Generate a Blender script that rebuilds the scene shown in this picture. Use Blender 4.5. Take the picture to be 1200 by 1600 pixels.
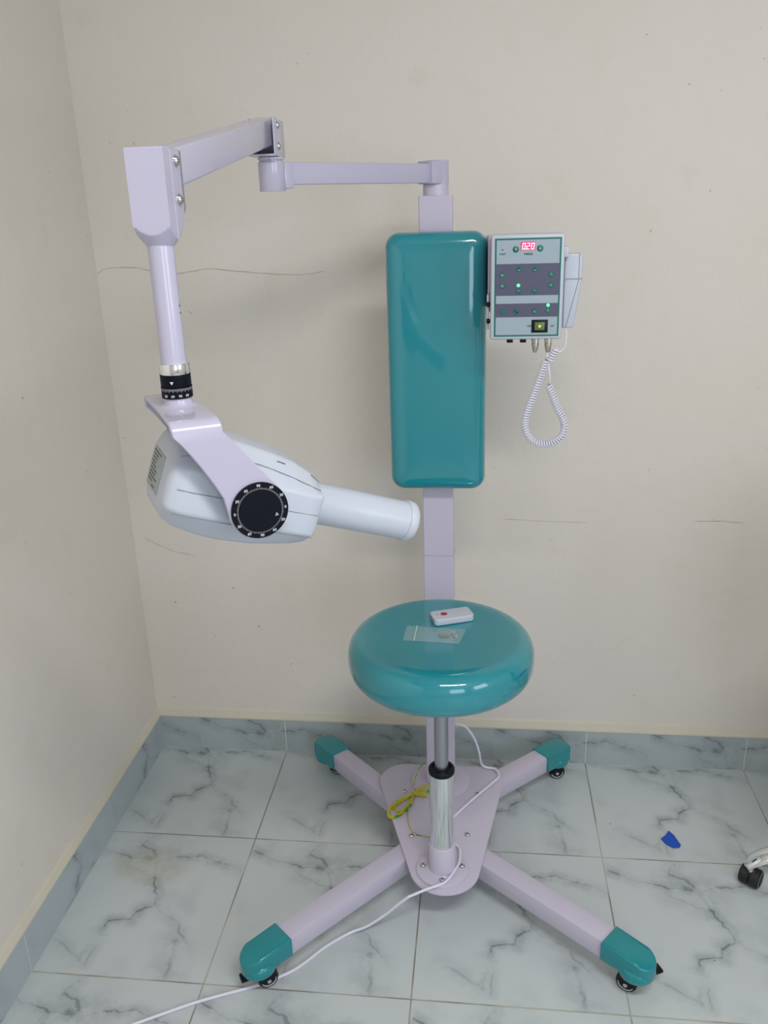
import bpy, bmesh, math, random
from mathutils import Vector, Matrix
random.seed(7)
for o in list(bpy.data.objects):
    bpy.data.objects.remove(o)
SC = bpy.context.scene
COL = SC.collection
PI = math.pi

# ---------------------------------------------------------------- camera, world, light, exposure
cam_d = bpy.data.cameras.new('camera')
cam = bpy.data.objects.new('camera', cam_d); COL.objects.link(cam)
cam_d.sensor_fit = 'VERTICAL'; cam_d.sensor_height = 24.0
cam_d.lens = 1329.3 / 1600 * 24.0
cam_d.clip_start = 0.05
R_ = Vector((0.99355043, 0.10936814, -0.02993594))
U_ = Vector((-0.00906919, 0.33980649, 0.94045165))
D_ = Vector((-0.11302788, 0.93411464, -0.33860676))
M = Matrix.Identity(4)
for i in range(3):
    M[i][0] = R_[i]; M[i][1] = U_[i]; M[i][2] = -D_[i]
M[0][3], M[1][3], M[2][3] = 1.08695, -2.40683, 1.74597
cam.matrix_world = M
SC.camera = cam

world = bpy.data.worlds.new('world'); SC.world = world
world.use_nodes = True
wbg = world.node_tree.nodes['Background']
wbg.inputs[0].default_value = (0.75, 0.87, 1.0, 1)
wbg.inputs[1].default_value = 1.0

def area_light(name, loc, rot, sx, sy, power, color):
    l = bpy.data.lights.new(name, 'AREA'); l.shape = 'RECTANGLE'
    l.size = sx; l.size_y = sy; l.energy = power; l.color = color
    o = bpy.data.objects.new(name, l); COL.objects.link(o)
    o.location = loc; o.rotation_euler = rot
    return o
# daylight entering through the window behind the camera, an added side light, and the ceiling lamp
area_light('window_daylight', (2.45, -4.36, 1.75), (math.radians(90), 0, 0), 1.2, 1.4, 20, (0.74, 0.86, 1.0))
area_light('added_side_light', (3.53, -3.0, 1.85), (0, math.radians(90), 0), 1.2, 1.3, 20, (0.84, 0.92, 1.0))  # added from the right to brighten the left wall; unseen source
area_light('ceiling_lamp_light', (1.65, -2.35, 2.93), (0, 0, 0), 1.18, 0.26, 40, (1.0, 0.97, 0.94))

SC.view_settings.view_transform = 'Standard'
SC.view_settings.look = 'None'
SC.view_settings.gamma = 1
SC.view_settings.use_curve_mapping = False
SC.view_settings.exposure = 0.0

# ---------------------------------------------------------------- materials
def srgb(r, g, b):
    f = lambda c: (c / 255 / 12.92) if c / 255 <= 0.04045 else ((c / 255 + 0.055) / 1.055) ** 2.4
    return (f(r), f(g), f(b), 1)

class NT:
    def __init__(s, name):
        s.m = bpy.data.materials.new(name); s.m.use_nodes = True
        s.t = s.m.node_tree; s.b = s.t.nodes['Principled BSDF']
    def n(s, typ, **kw):
        nd = s.t.nodes.new(typ)
        for k, v in kw.items():
            setattr(nd, k, v)
        return nd
    def link(s, a, b): s.t.links.new(a, b)
    def val(s, sock, v):
        if hasattr(v, 'is_output') or isinstance(v, bpy.types.NodeSocket): s.link(v, sock)
        else: sock.default_value = v
    def math(s, op, a, b=None, c=None, clamp=False):
        nd = s.n('ShaderNodeMath', operation=op, use_clamp=clamp)
        s.val(nd.inputs[0], a)
        if b is not None: s.val(nd.inputs[1], b)
        if c is not None: s.val(nd.inputs[2], c)
        return nd.outputs[0]
    def mix(s, f, a, b):
        nd = s.n('ShaderNodeMix', data_type='RGBA')
        s.val(nd.inputs[0], f); s.val(nd.inputs[6], a); s.val(nd.inputs[7], b)
        return nd.outputs[2]
    def noise(s, vec, scale, detail=3, rough=0.5):
        nd = s.n('ShaderNodeTexNoise'); nd.inputs['Scale'].default_value = scale
        nd.inputs['Detail'].default_value = detail; nd.inputs['Roughness'].default_value = rough
        if vec is not None: s.link(vec, nd.inputs['Vector'])
        return nd
    def ramp(s, f, lo, hi, a=0.0, b=1.0):
        nd = s.n('ShaderNodeMapRange', interpolation_type='SMOOTHSTEP')
        s.val(nd.inputs[0], f); nd.inputs[1].default_value = lo; nd.inputs[2].default_value = hi
        nd.inputs[3].default_value = a; nd.inputs[4].default_value = b
        return nd.outputs[0]

def simple(name, col, rough=0.4, metal=0.0, coat=0.0, var=0.04, bump=0.0, bscale=200, emit=None, es=0, trans=0, alpha=1, spec=0.5):
    k = NT(name); b = k.b
    geo = k.n('ShaderNodeNewGeometry')
    nz = k.noise(geo.outputs['Position'], 14, 4)
    dark = tuple(c * (1 - var) for c in col[:3]) + (1,)
    k.link(k.mix(nz.outputs[0], dark, col), b.inputs['Base Color'])
    b.inputs['Roughness'].default_value = rough
    b.inputs['Metallic'].default_value = metal
    b.inputs['Coat Weight'].default_value = coat
    b.inputs['Coat Roughness'].default_value = 0.04
    b.inputs['Specular IOR Level'].default_value = spec
    if bump:
        bn = k.noise(geo.outputs['Position'], bscale, 3)
        bp = k.n('ShaderNodeBump'); bp.inputs['Strength'].default_value = bump; bp.inputs['Distance'].default_value = 0.001
        k.link(bn.outputs[0], bp.inputs['Height']); k.link(bp.outputs[0], b.inputs['Normal'])
    if emit:
        b.inputs['Emission Color'].default_value = emit; b.inputs['Emission Strength'].default_value = es
    if trans: b.inputs['Transmission Weight'].default_value = trans
    if alpha < 1: b.inputs['Alpha'].default_value = alpha
    return k.m

def wall_mat():
    k = NT('cream_wall_paint'); b = k.b
    g = k.n('ShaderNodeNewGeometry').outputs['Position']
    n1 = k.noise(g, 1.3, 4); n2 = k.noise(g, 9, 5); n3 = k.noise(g, 0.7, 2)
    c = k.mix(k.ramp(n1.outputs[0], 0.35, 0.65), srgb(219, 213, 204), srgb(222, 216, 209))
    c = k.mix(k.ramp(n2.outputs[0], 0.55, 0.8, 0, 0.5), c, srgb(213, 206, 194))
    # tiny specks and scuffs
    sp = k.noise(g, 46, 2); c = k.mix(k.ramp(sp.outputs[0], 0.775, 0.79, 0, .5), c, srgb(120, 110, 98))
    k.link(c, b.inputs['Base Color'])
    b.inputs['Roughness'].default_value = 0.62
    h1 = k.noise(g, 5, 5, 0.6); h2 = k.noise(g, 40, 4)
    h = k.math('ADD', k.math('MULTIPLY', h1.outputs[0], 3.0), k.math('MULTIPLY', h2.outputs[0], 0.35))
    bp = k.n('ShaderNodeBump'); bp.inputs['Strength'].default_value = 0.35; bp.inputs['Distance'].default_value = 0.004
    k.link(h, bp.inputs['Height']); k.link(bp.outputs[0], b.inputs['Normal'])
    return k.m

VEINS = [  # tile-space polylines of the printed marble pattern, (points, width, strength)
 ([(0.017,0.899),(0.116,0.842),(0.206,0.821),(0.309,0.811),(0.421,0.784),(0.485,0.78),(0.555,0.804),(0.731,0.835),(0.886,0.777),(0.99,0.73)], .010, .75),
 ([(0.395,0.976),(0.341,0.905),(0.435,0.848),(0.476,0.797)], .014, .7),
 ([(0.41,0.80),(0.45,0.785),(0.485,0.77)], .034, .75),
 ([(0.485,0.76),(0.523,0.621),(0.563,0.535),(0.579,0.459),(0.506,0.407),(0.481,0.353),(0.387,0.331),(0.37,0.285)], .011, .85),
 ([(0.579,0.459),(0.65,0.40),(0.757,0.353),(0.833,0.229)], .009, .55),
 ([(0.3,0.766),(0.387,0.686),(0.482,0.66)], .009, .45),
 ([(0.774,0.238),(0.79,0.16),(0.80,0.03)], .022, .55),
 ([(0.132,0.192),(0.215,0.165),(0.327,0.096),(0.341,0.162)], .018, .4),
 ([(0.378,0.168),(0.372,0.075)], .010, .4),
]
C0, R1, TS = 0.4354, 0.4300, 0.5

def tile_mat(name, mode):
    """mode floor: x,y tiles.  back: skirting along x.  left: skirting along y."""
    k = NT(name); b = k.b
    g = k.n('ShaderNodeNewGeometry').outputs['Position']
    sep = k.n('ShaderNodeSeparateXYZ'); k.link(g, sep.inputs[0])
    X, Y, Z = sep.outputs
    if mode == 'floor': a, c = k.math('SUBTRACT', X, C0), k.math('ADD', Y, R1)
    elif mode == 'back': a, c = k.math('SUBTRACT', X, C0 + .2), k.math('ADD', Z, 0.33)
    else: a, c = k.math('ADD', Y, R1), k.math('ADD', Z, 0.18)
    if mode == 'back': a2 = k.math('SUBTRACT', X, C0)
    else: a2 = a
    ua = k.math('DIVIDE', a, TS); uc = k.math('DIVIDE', c, TS)
    U = k.math('FRACT', ua); V = k.math('FRACT', uc)
    comb = k.n('ShaderNodeCombineXYZ'); k.link(U, comb.inputs[0]); k.link(V, comb.inputs[1])
    wn = k.noise(comb.outputs[0], 7.5, 5, 0.6)
    off = k.n('ShaderNodeVectorMath', operation='SUBTRACT'); k.link(wn.outputs['Color'], off.inputs[0]); off.inputs[1].default_value = (.5, .5, .5)
    off2 = k.n('ShaderNodeVectorMath', operation='SCALE'); k.link(off.outputs[0], off2.inputs[0]); off2.inputs['Scale'].default_value = 0.11
    pv = k.n('ShaderNodeVectorMath', operation='ADD'); k.link(comb.outputs[0], pv.inputs[0]); k.link(off2.outputs[0], pv.inputs[1])
    flat = k.n('ShaderNodeVectorMath', operation='MULTIPLY'); k.link(pv.outputs[0], flat.inputs[0]); flat.inputs[1].default_value = (1, 1, 0)
    P = flat.outputs[0]
    total = None
    wmod = k.noise(comb.outputs[0], 9, 3)
    for pts, w, s in VEINS:
        dmin = None
        for (x0, y0), (x1, y1) in zip(pts, pts[1:]):
            A = Vector((x0, y0, 0)); B = Vector((x1, y1, 0)); ab = B - A
            pa = k.n('ShaderNodeVectorMath', operation='SUBTRACT'); k.link(P, pa.inputs[0]); pa.inputs[1].default_value = A
            dt = k.n('ShaderNodeVectorMath', operation='DOT_PRODUCT'); k.link(pa.outputs[0], dt.inputs[0]); dt.inputs[1].default_value = ab / ab.length_squared
            h = k.math('MULTIPLY', dt.outputs['Value'], 1.0, clamp=True)
            sc = k.n('ShaderNodeVectorMath', operation='SCALE'); sc.inputs[0].default_value = ab; k.link(h, sc.inputs['Scale'])
            df = k.n('ShaderNodeVectorMath', operation='DISTANCE'); k.link(pa.outputs[0], df.inputs[0]); k.link(sc.outputs[0], df.inputs[1])
            dmin = df.outputs['Value'] if dmin is None else k.math('MINIMUM', dmin, df.outputs['Value'])
        core = k.ramp(dmin, 0.0, w * 1.35, s * 1.05, 0.0)
        halo = k.ramp(dmin, 0.0, w * 7.5, s * 0.50, 0.0)
        v = k.math('MAXIMUM', core, halo)
        total = v if total is None else k.math('MAXIMUM', total, v)
    md = k.ramp(wmod.outputs[0], 0.38, 0.6, 0.35, 1.0)
    total = k.math('MULTIPLY', total, md)
    cl = k.noise(comb.outputs[0], 3.0, 4)
    cloud = k.ramp(cl.outputs[0], 0.5, 0.72, 0.0, 0.16)
    total = k.math('MAXIMUM', total, cloud)
    base = srgb(*({'floor': (194, 202, 204), 'back': (172, 182, 183), 'left': (176, 186, 192)}[mode]))
    c_ = k.mix(total, base, srgb(100, 108, 118))
    # grout
    def line(u):
        m = k.math('MINIMUM', u, k.math('SUBTRACT', 1.0, u))
        return k.ramp(m, 0.0024, 0.0052, 1.0, 0.0)
    gl = line(k.math('FRACT', k.math('DIVIDE', a2, TS)))
    if mode == 'floor': gl = k.math('MAXIMUM', gl, line(V))
    gn = k.noise(g, 6, 3)
    gcol = k.mix(k.ramp(gn.outputs[0], 0.4, 0.62), srgb(176, 170, 156), srgb(118, 108, 92)) if mode == 'floor' else k.mix(gn.outputs[0], srgb(214, 216, 212), srgb(190, 190, 182))
    c_ = k.mix(k.math('MULTIPLY', gl, 0.85), c_, gcol)
    if mode == 'floor':
        # specks of dirt and the dried plaster stain near the left wall
        sp = k.noise(g, 60, 1); c_ = k.mix(k.ramp(sp.outputs[0], 0.80, 0.82, 0, .7), c_, srgb(80, 76, 70))
        dv = k.n('ShaderNodeVectorMath', operation='SUBTRACT'); k.link(g, dv.inputs[0]); dv.inputs[1].default_value = (0.165, -0.56, 0)
        ds = k.n('ShaderNodeVectorMath', operation='MULTIPLY'); k.link(dv.outputs[0], ds.inputs[0]); ds.inputs[1].default_value = (7.5, 13, 0)
        ln = k.n('ShaderNodeVectorMath', operation='LENGTH'); k.link(ds.outputs[0], ln.inputs[0])
        sn = k.noise(g, 22, 5, .7)
        sf = k.math('MULTIPLY', k.ramp(ln.outputs['Value'], 0.5, 1.1, 1, 0), k.ramp(sn.outputs[0], 0.38, 0.6, 0.15, 0.6))
        c_ = k.mix(sf, c_, srgb(184, 182, 164))
    k.link(c_, b.inputs['Base Color'])
    b.inputs['Roughness'].default_value = 0.24 if mode == 'floor' else 0.2
    b.inputs['Specular IOR Level'].default_value = 0.4
    bp = k.n('ShaderNodeBump'); bp.inputs['Strength'].default_value = 0.3; bp.inputs['Distance'].default_value = 0.001; bp.invert = True
    k.link(gl, bp.inputs['Height']); k.link(bp.outputs[0], b.inputs['Normal'])
    return k.m

def wire_mat():
    k = NT('green_yellow_wire'); b = k.b
    g = k.n('ShaderNodeNewGeometry').outputs['Position']
    w = k.n('ShaderNodeTexNoise'); w.inputs['Scale'].default_value = 26; k.link(g, w.inputs['Vector'])
    c = k.mix(k.ramp(w.outputs[0], 0.52, 0.62), srgb(196, 186, 34), srgb(64, 140, 48))
    k.link(c, b.inputs['Base Color']); b.inputs['Roughness'].default_value = 0.4
    return k.m

def brushed(name, col, rough):
    k = NT(name); b = k.b
    g = k.n('ShaderNodeNewGeometry').outputs['Position']
    n = k.noise(g, 30, 3)
    k.link(k.mix(n.outputs[0], tuple(c * .92 for c in col[:3]) + (1,), col), b.inputs['Base Color'])
    b.inputs['Metallic'].default_value = 1; b.inputs['Roughness'].default_value = rough
    return k.m

MT = dict(
 wall=wall_mat(), floor=tile_mat('marble_floor_tile', 'floor'), skb=tile_mat('marble_skirting_back', 'back'), skl=tile_mat('marble_skirting_left', 'left'),
 ledge=simple('cream_plaster_ledge', srgb(208, 203, 187), .6, var=.08, bump=.5, bscale=60),
 ceil=simple('white_ceiling_paint', srgb(225, 222, 214), .7),
 crack=simple('crack_line_beige', srgb(150, 138, 120), .8),  # plain darker beige of the hairline cracks
 lilac=simple('lilac_powder_coat', srgb(186, 182, 204), .2, coat=.35, var=.02),
 lilac2=simple('lilac_satin_coat', srgb(197, 190, 209), .32, var=.02),
 teal=simple('teal_vinyl', srgb(30, 137, 150), .10, coat=.8, var=.05),
 tealp=simple('teal_plastic', srgb(20, 134, 142), .22, coat=.3, var=.04),
 white=simple('white_plastic', srgb(190, 196, 209), .3, var=.02),
 white2=simple('warm_white_plastic', srgb(190, 195, 206), .38, var=.02),
 cord=simple('white_cable', srgb(222, 220, 236), .35, var=.02),
 black=simple('black_plastic', srgb(12, 14, 24), .4, spec=.25),
 dial=simple('black_dial_face', srgb(8, 12, 24), .5, spec=.15),
 mark=simple('white_print', srgb(205, 208, 216), .6),
 rubber=simple('black_rubber', srgb(22, 22, 24), .55),
 chrome=brushed('chrome', (.86, .88, .9, 1), .07),
 steel=brushed('grey_steel_rod', (.42, .44, .48, 1), .33),
 bolt=brushed('steel_bolt', (.62, .62, .63, 1), .22),
 brass=brushed('nickel_connector', (.55, .52, .46, 1), .3),
 seam=simple('seam_gap', srgb(120, 124, 134), .6),
 panel=simple('panel_pale_blue', srgb(156, 171, 182), .4, var=.02),
 band=simple('panel_dark_band', srgb(82, 82, 106), .4, var=.02),
 green=simple('panel_green', srgb(6, 108, 92), .4, var=.03),
 disp=simple('display_red_backing', srgb(190, 30, 80), .3, emit=srgb(225, 30, 95), es=.75),
 digit=simple('display_digits_lit', srgb(255, 210, 225), .3, emit=srgb(255, 205, 222), es=1.1),
 led=simple('green_led_lit', srgb(90, 240, 150), .3, emit=srgb(110, 255, 160), es=1.3),
 glow=simple('amber_switch_lamp', srgb(235, 165, 80), .3, emit=srgb(250, 165, 80), es=.9),
 rocker=simple('green_rocker', srgb(70, 110, 66), .3, emit=srgb(110, 120, 50), es=.15),
 red=simple('red_button', srgb(170, 20, 40), .4),
 lab=simple('silver_label', srgb(158, 166, 166), .45),
 ink=simple('label_ink', srgb(92, 98, 94), .6),
 bag=simple('clear_polythene', srgb(215, 232, 235), .12, alpha=.15, var=0),
 bagseal=simple('polythene_seal', srgb(228, 240, 240), .25, alpha=.75, var=0),
 coin=brushed('coin_cell_metal', (.60, .55, .55, 1), .35),
 blue=simple('blue_paper', srgb(18, 80, 190), .6),
 wire=wire_mat(),
 oc=simple('olive_grey_plastic', srgb(78, 88, 72), .5),
 gasket=simple('grey_gasket', srgb(160, 162, 172), .5),  # plain grey of the gasket strips
 fabric=simple('black_chair_fabric', srgb(30, 31, 34), .8, bump=.3, bscale=300),
 frame=simple('white_window_frame', srgb(225, 226, 226), .4),
)
gk = NT('window_glass'); gk.b.inputs['Transmission Weight'].default_value = 1; gk.b.inputs['Roughness'].default_value = 0; gk.b.inputs['IOR'].default_value = 1.02
MT['glass'] = gk.m
lk = simple('lamp_diffuser', srgb(240, 240, 236), .5, emit=srgb(255, 246, 232), es=3.0); MT['lampdiff'] = lk

# ---------------------------------------------------------------- mesh helpers
class MB:
    """collects pieces of geometry (with material slots) for ONE object"""
    def __init__(s): s.v = []; s.f = []; s.mi = []; s.sm = []; s.mats = []
    def slot(s, m):
        if m not in s.mats: s.mats.append(m)
        return s.mats.index(m)
    def add(s, vs, fs, mat, smooth=False, M=None):
        o = len(s.v); k = s.slot(mat)
        for v in vs:
            v = Vector(v)
            s.v.append(M @ v if M else v)
        for f in fs:
            s.f.append([i + o for i in f]); s.mi.append(k); s.sm.append(smooth)
        return s
    def add_bm(s, bm, mat, smooth=False, M=None):
        bm.verts.ensure_lookup_table(); bm.verts.index_update()
        s.add([v.co.copy() for v in bm.verts], [[v.index for v in f.verts] for f in bm.faces], mat, smooth, M)
        bm.free(); return s
    def box(s, c, d, mat, bev=0.0, seg=2, M=None, smooth=None):
        bm = bmesh.new(); bmesh.ops.create_cube(bm, size=1)
        for v in bm.verts: v.co = Vector((v.co.x * d[0] + c[0], v.co.y * d[1] + c[1], v.co.z * d[2] + c[2]))
        if bev: bmesh.ops.bevel(bm, geom=bm.edges[:], offset=bev, segments=seg, profile=.5, affect='EDGES')
        return s.add_bm(bm, mat, bool(bev) if smooth is None else smooth, M)
    def prism(s, pts, z0, z1, mat, bev=0.0, seg=2, M=None, smooth=None, tip=None):
        bm = bmesh.new()
        a = [bm.verts.new((x, y, z0)) for x, y in pts]; b = [bm.verts.new((x, y, z1)) for x, y in pts]
        n = len(pts)
        bm.faces.new(a[::-1]); bm.faces.new(b)
        for i in range(n): bm.faces.new((a[i], a[(i + 1) % n], b[(i + 1) % n], b[i]))
        bmesh.ops.recalc_face_normals(bm, faces=bm.faces[:])
        if bev:
            es = [e for e in bm.edges if abs(e.verts[0].co.z - e.verts[1].co.z) < 1e-7]
            bmesh.ops.bevel(bm, geom=es, offset=bev, segments=seg, profile=.5, affect='EDGES')
        if tip: 
            for v in bm.verts: tip(v)
        return s.add_bm(bm, mat, bool(bev) if smooth is None else smooth, M)
    def lathe(s, prof, mat, n=40, M=None, smooth=True, ring=False):
        if ring: prof = list(prof) + [prof[0]]
        vs = []; fs = []; m = len(prof)
        for i in range(n):
            a = 2 * PI * i / n
            for r, z in prof: vs.append((r * math.cos(a), r * math.sin(a), z))
        for i in range(n):
            j = (i + 1) % n
            for q in range(m - 1):
                fs.append((i * m + q, j * m + q, j * m + q + 1, i * m + q + 1))
        if ring: return s.add(vs, fs, mat, smooth, M)
        if prof[0][0] > 1e-6: fs.append([i * m for i in range(n)][::-1])
        if prof[-1][0] > 1e-6: fs.append([i * m + m - 1 for i in range(n)])
        return s.add(vs, fs, mat, smooth, M)
    def rings(s, rings, mat, smooth=True, cap=True, M=None):
        n = len(rings[0]); vs = [p for r in rings for p in r]; fs = []
        for k in range(len(rings) - 1):
            for i in range(n):
                j = (i + 1) % n
                fs.append((k * n + i, k * n + j, (k + 1) * n + j, (k + 1) * n + i))
        if cap:
            fs.append(list(range(n))[::-1]); fs.append([(len(rings) - 1) * n + i for i in range(n)])
        return s.add(vs, fs, mat, smooth, M)
    def tube(s, pts, r, mat, n=10, closed=False, smooth=True):
        pts = [Vector(p) for p in pts]; L = len(pts); ring = []
        up = None
        for i in range(L):
            a = pts[max(i - 1, 0)] if not closed else pts[(i - 1) % L]
            b = pts[min(i + 1, L - 1)] if not closed else pts[(i + 1) % L]
            t = (b - a).normalized()
            if up is None:
                up = t.orthogonal().normalized()
            up = (up - t * up.dot(t))
            if up.length < 1e-6: up = t.orthogonal()
            up.normalize(); sd = t.cross(up)
            rr = r[i] if isinstance(r, (list, tuple)) else r
            ring.append([pts[i] + (up * math.cos(2 * PI * q / n) + sd * math.sin(2 * PI * q / n)) * rr for q in range(n)])
        if closed: ring.append(ring[0])
        return s.rings(ring, mat, smooth, cap=not closed)
    def text(s, txt, h, mat, M, align='CENTER', bold=0.0, ext=0.0002):
        c = bpy.data.curves.new('txt', 'FONT'); c.body = txt; c.size = h / 0.70; c.align_x = align; c.align_y = 'CENTER'; c.offset = bold; c.extrude = ext; c.resolution_u = 3
        o = bpy.data.objects.new('txt', c); COL.objects.link(o)
        bpy.context.view_layer.update()
        me = bpy.data.meshes.new_from_object(o.evaluated_get(bpy.context.evaluated_depsgraph_get()))
        s.add([v.co.copy() for v in me.vertices], [list(p.vertices) for p in me.polygons], mat, False, M)
        bpy.data.objects.remove(o); bpy.data.curves.remove(c); bpy.data.meshes.remove(me)
        return s
    def build(s, name, parent=None, origin=None, sharp=38, **props):
        me = bpy.data.meshes.new(name)
        org = Vector(origin) if origin else Vector((0, 0, 0))
        root = parent
        base = Vector((0, 0, 0))
        if parent is not None:
            base = Vector(parent['_w'])
            org = base
        me.from_pydata([tuple(v - org) for v in s.v], [], s.f)
        for p, mi, sm in zip(me.polygons, s.mi, s.sm):
            p.material_index = mi; p.use_smooth = sm
        for m in s.mats: me.materials.append(m)
        me.update(); me.validate()
        bm = bmesh.new(); bm.from_mesh(me)
        bmesh.ops.remove_doubles(bm, verts=bm.verts[:], dist=1e-6)
        bmesh.ops.recalc_face_normals(bm, faces=bm.faces[:])
        for e in bm.edges:
            if len(e.link_faces) == 2 and e.calc_face_angle(0) > math.radians(sharp): e.smooth = False
        bm.to_mesh(me); bm.free()
        o = bpy.data.objects.new(name, me); COL.objects.link(o)
        if parent is not None: o.parent = parent; o['_w'] = tuple(org)
        else: o.location = org; o['_w'] = tuple(org)
        for k_, v_ in props.items(): o[k_] = v_
        ALL.append(o)
        return o
ALL = []
def thing(name, loc, label, category, group=None):
    o = bpy.data.objects.new(name, None); COL.objects.link(o); o.location = loc
    o.empty_display_size = 0.05
    o['label'] = label; o['category'] = category; o['_w'] = tuple(loc)
    if group: o['group'] = group
    ALL.append(o); return o
def frame(o, x, y, z):
    m = Matrix.Identity(4)
    for i in range(3): m[i][0] = x[i]; m[i][1] = y[i]; m[i][2] = z[i]; m[i][3] = o[i]
    return m
def catmull(pts, n=8):
    P = [Vector(p) for p in pts]; P = [2 * P[0] - P[1]] + P + [2 * P[-1] - P[-2]]; out = []
    for i in range(1, len(P) - 2):
        for k in range(n):
            t = k / n
            out.append(.5 * ((2 * P[i]) + (P[i + 1] - P[i - 1]) * t + (2 * P[i - 1] - 5 * P[i] + 4 * P[i + 1] - P[i + 2]) * t * t + (-P[i - 1] + 3 * P[i] - 3 * P[i + 1] + P[i + 2]) * t ** 3))
    out.append(P[-2]); return out
def rrect(w, h, r, n=6):
    pts = []
    for cx, cy, a0 in ((w / 2 - r, h / 2 - r, 0), (-w / 2 + r, h / 2 - r, 90), (-w / 2 + r, -h / 2 + r, 180), (w / 2 - r, -h / 2 + r, 270)):
        for k in range(n + 1):
            a = math.radians(a0 + 90 * k / n); pts.append((cx + r * math.cos(a), cy + r * math.sin(a)))
    return pts
EX, EY, EZ = Vector((1, 0, 0)), Vector((0, 1, 0)), Vector((0, 0, 1))

# ---------------------------------------------------------------- the room
RX, FY, CZ = 3.6, -4.45, 2.95
WB = 0.012   # wall face stands this far behind the skirting face
ST = dict(kind='structure')
MB().box((RX / 2, FY / 2, -0.05), (RX + .3, -FY + .3, 0.1), MT['floor']).build('floor', **ST)
wb = MB().box((RX / 2, WB + 0.075, CZ / 2), (RX + .3, 0.15, CZ), MT['wall']).build('wall_back', **ST)
MB().box((-WB - 0.075, FY / 2 - 0.0, CZ / 2), (0.15, -FY + 2 * WB, CZ), MT['wall']).build('wall_left', **ST)
m = MB(); wy0, wy1 = -3.7, -2.3
for y0, y1, z0, z1 in ((FY - WB, wy0, 0, CZ), (wy1, WB, 0, CZ), (wy0, wy1, 0, 1.15), (wy0, wy1, 2.5, CZ)): m.box((RX + 0.075, (y0 + y1) / 2, (z0 + z1) / 2), (.15, y1 - y0, z1 - z0), MT['wall'])
m.build('wall_right', **ST)
m = MB()
for y in (wy0 + .025, -3.0, wy1 - .025): m.box((RX + .10, y, 1.825), (.05, .05, 1.35), MT['frame'], .004)
for z in (1.175, 2.475): m.box((RX + .10, -3.0, z), (.05, 1.4, .05), MT['frame'], .004)
m.box((RX + .10, -3.0, 1.825), (.006, 1.34, 1.29), MT['glass']); m.build('window_2', **ST)  # unseen window, added to go with the extra light on the left wall
MB().box((RX / 2, FY / 2, CZ + 0.05), (RX + .3, -FY + .3, 0.1), MT['ceil']).build('ceiling', **ST)
WIN = ((1.8, 3.1, 1.0, 2.5),)
m = MB(); xs = [-.15] + [v for w in WIN for v in w[:2]] + [RX + .15]
for a, b in zip(xs[::2], xs[1::2]): m.box(((a + b) / 2, FY - .075, CZ / 2), (b - a, .15, CZ), MT['wall'])
for x0, x1, z0, z1 in WIN:
    m.box(((x0 + x1) / 2, FY - .075, z0 / 2), (x1 - x0, .15, z0), MT['wall']); m.box(((x0 + x1) / 2, FY - .075, (z1 + CZ) / 2), (x1 - x0, .15, CZ - z1), MT['wall'])
m.build('wall_front', **ST)
for k, (x0, x1, z0, z1) in enumerate(WIN):
    m = MB(); wc = ((x0 + x1) / 2, FY - .10, (z0 + z1) / 2)
    for x in (x0 + .025, wc[0], x1 - .025): m.box((x, wc[1], wc[2]), (.05, .05, z1 - z0), MT['frame'], .004)
    for z in (z0 + .025, z1 - .025): m.box((wc[0], wc[1], z), (x1 - x0, .05, .05), MT['frame'], .004)
    m.box((wc[0], wc[1], wc[2]), (x1 - x0 - .06, .006, z1 - z0 - .06), MT['glass'])
    m.build('window_%d' % (k + 1), **ST)
# skirting tiles and the rough plaster ledge above them
SH = 0.1227
def profile_run(x0, x1, prof, axis, mat, name):
    m = MB(); vs = []
    for t in (x0, x1):
        for a, z in prof: vs.append((t, a, z) if axis == 'x' else (a, t, z))
    n = len(prof); fs = [(i, (i + 1) % n, n + (i + 1) % n, n + i) for i in range(n)] + [list(range(n))[::-1], list(range(n, 2 * n))]
    m.add(vs, fs, mat); return m.build(name, **ST)
profile_run(0, RX, [(0, 0), (0, SH), (WB, SH), (WB, 0)], 'x', MT['skb'], 'baseboard_back')
profile_run(0, FY, [(0, 0), (0, SH), (-WB, SH), (-WB, 0)], 'y', MT['skl'], 'baseboard_left')
profile_run(-WB, RX, [(-.003, SH), (-.003, SH + .005), (WB * .55, SH + .026), (WB, SH + .031), (WB, SH)], 'x', MT['ledge'], 'trim_1')
profile_run(WB, FY, [(.003, SH), (.003, SH + .005), (-WB * .55, SH + .020), (-WB, SH + .024), (-WB, SH)], 'y', MT['ledge'], 'trim_2')
# hairline cracks in the back wall
def crack(pts, w, nm='wall_crack'):
    m = MB(); P = catmull([(x, WB, z) for x, z in pts], 4); q = []
    for i, p in enumerate(P):
        ww = w * (.4 + .6 * random.random()) * (1 if 0 < i < len(P) - 1 else .2)
        j = random.uniform(-.0012, .0012)
        q.append((p.x, WB - .0004, p.z + ww / 2 + j)); q.append((p.x, WB - .0004, p.z - ww / 2 + j))
    m.add(q, [(2 * i, 2 * i + 1, 2 * i + 3, 2 * i + 2) for i in range(len(P) - 1)], MT['crack'])
    return m.build(nm, wb)
crack([(-.012, 1.5868), (.016, 1.6003), (.064, 1.6027), (.111, 1.6016), (.1424, 1.5939), (.2316, 1.5832), (.2695, 1.5876), (.326, 1.5933), (.3993, 1.5847), (.4906, 1.5758), (.5816, 1.5721), (.6545, 1.5791)], .0016)
crack([(.0224, .7751), (.062, .7537), (.1224, .7281), (.1843, .7159)], .0016)
crack([(1.1517, .8501), (1.2371, .847), (1.3127, .8437), (1.4063, .8427)], .0014)
crack([(1.7092, .8481), (1.7722, .8508), (1.8535, .8457)], .0018)
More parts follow.
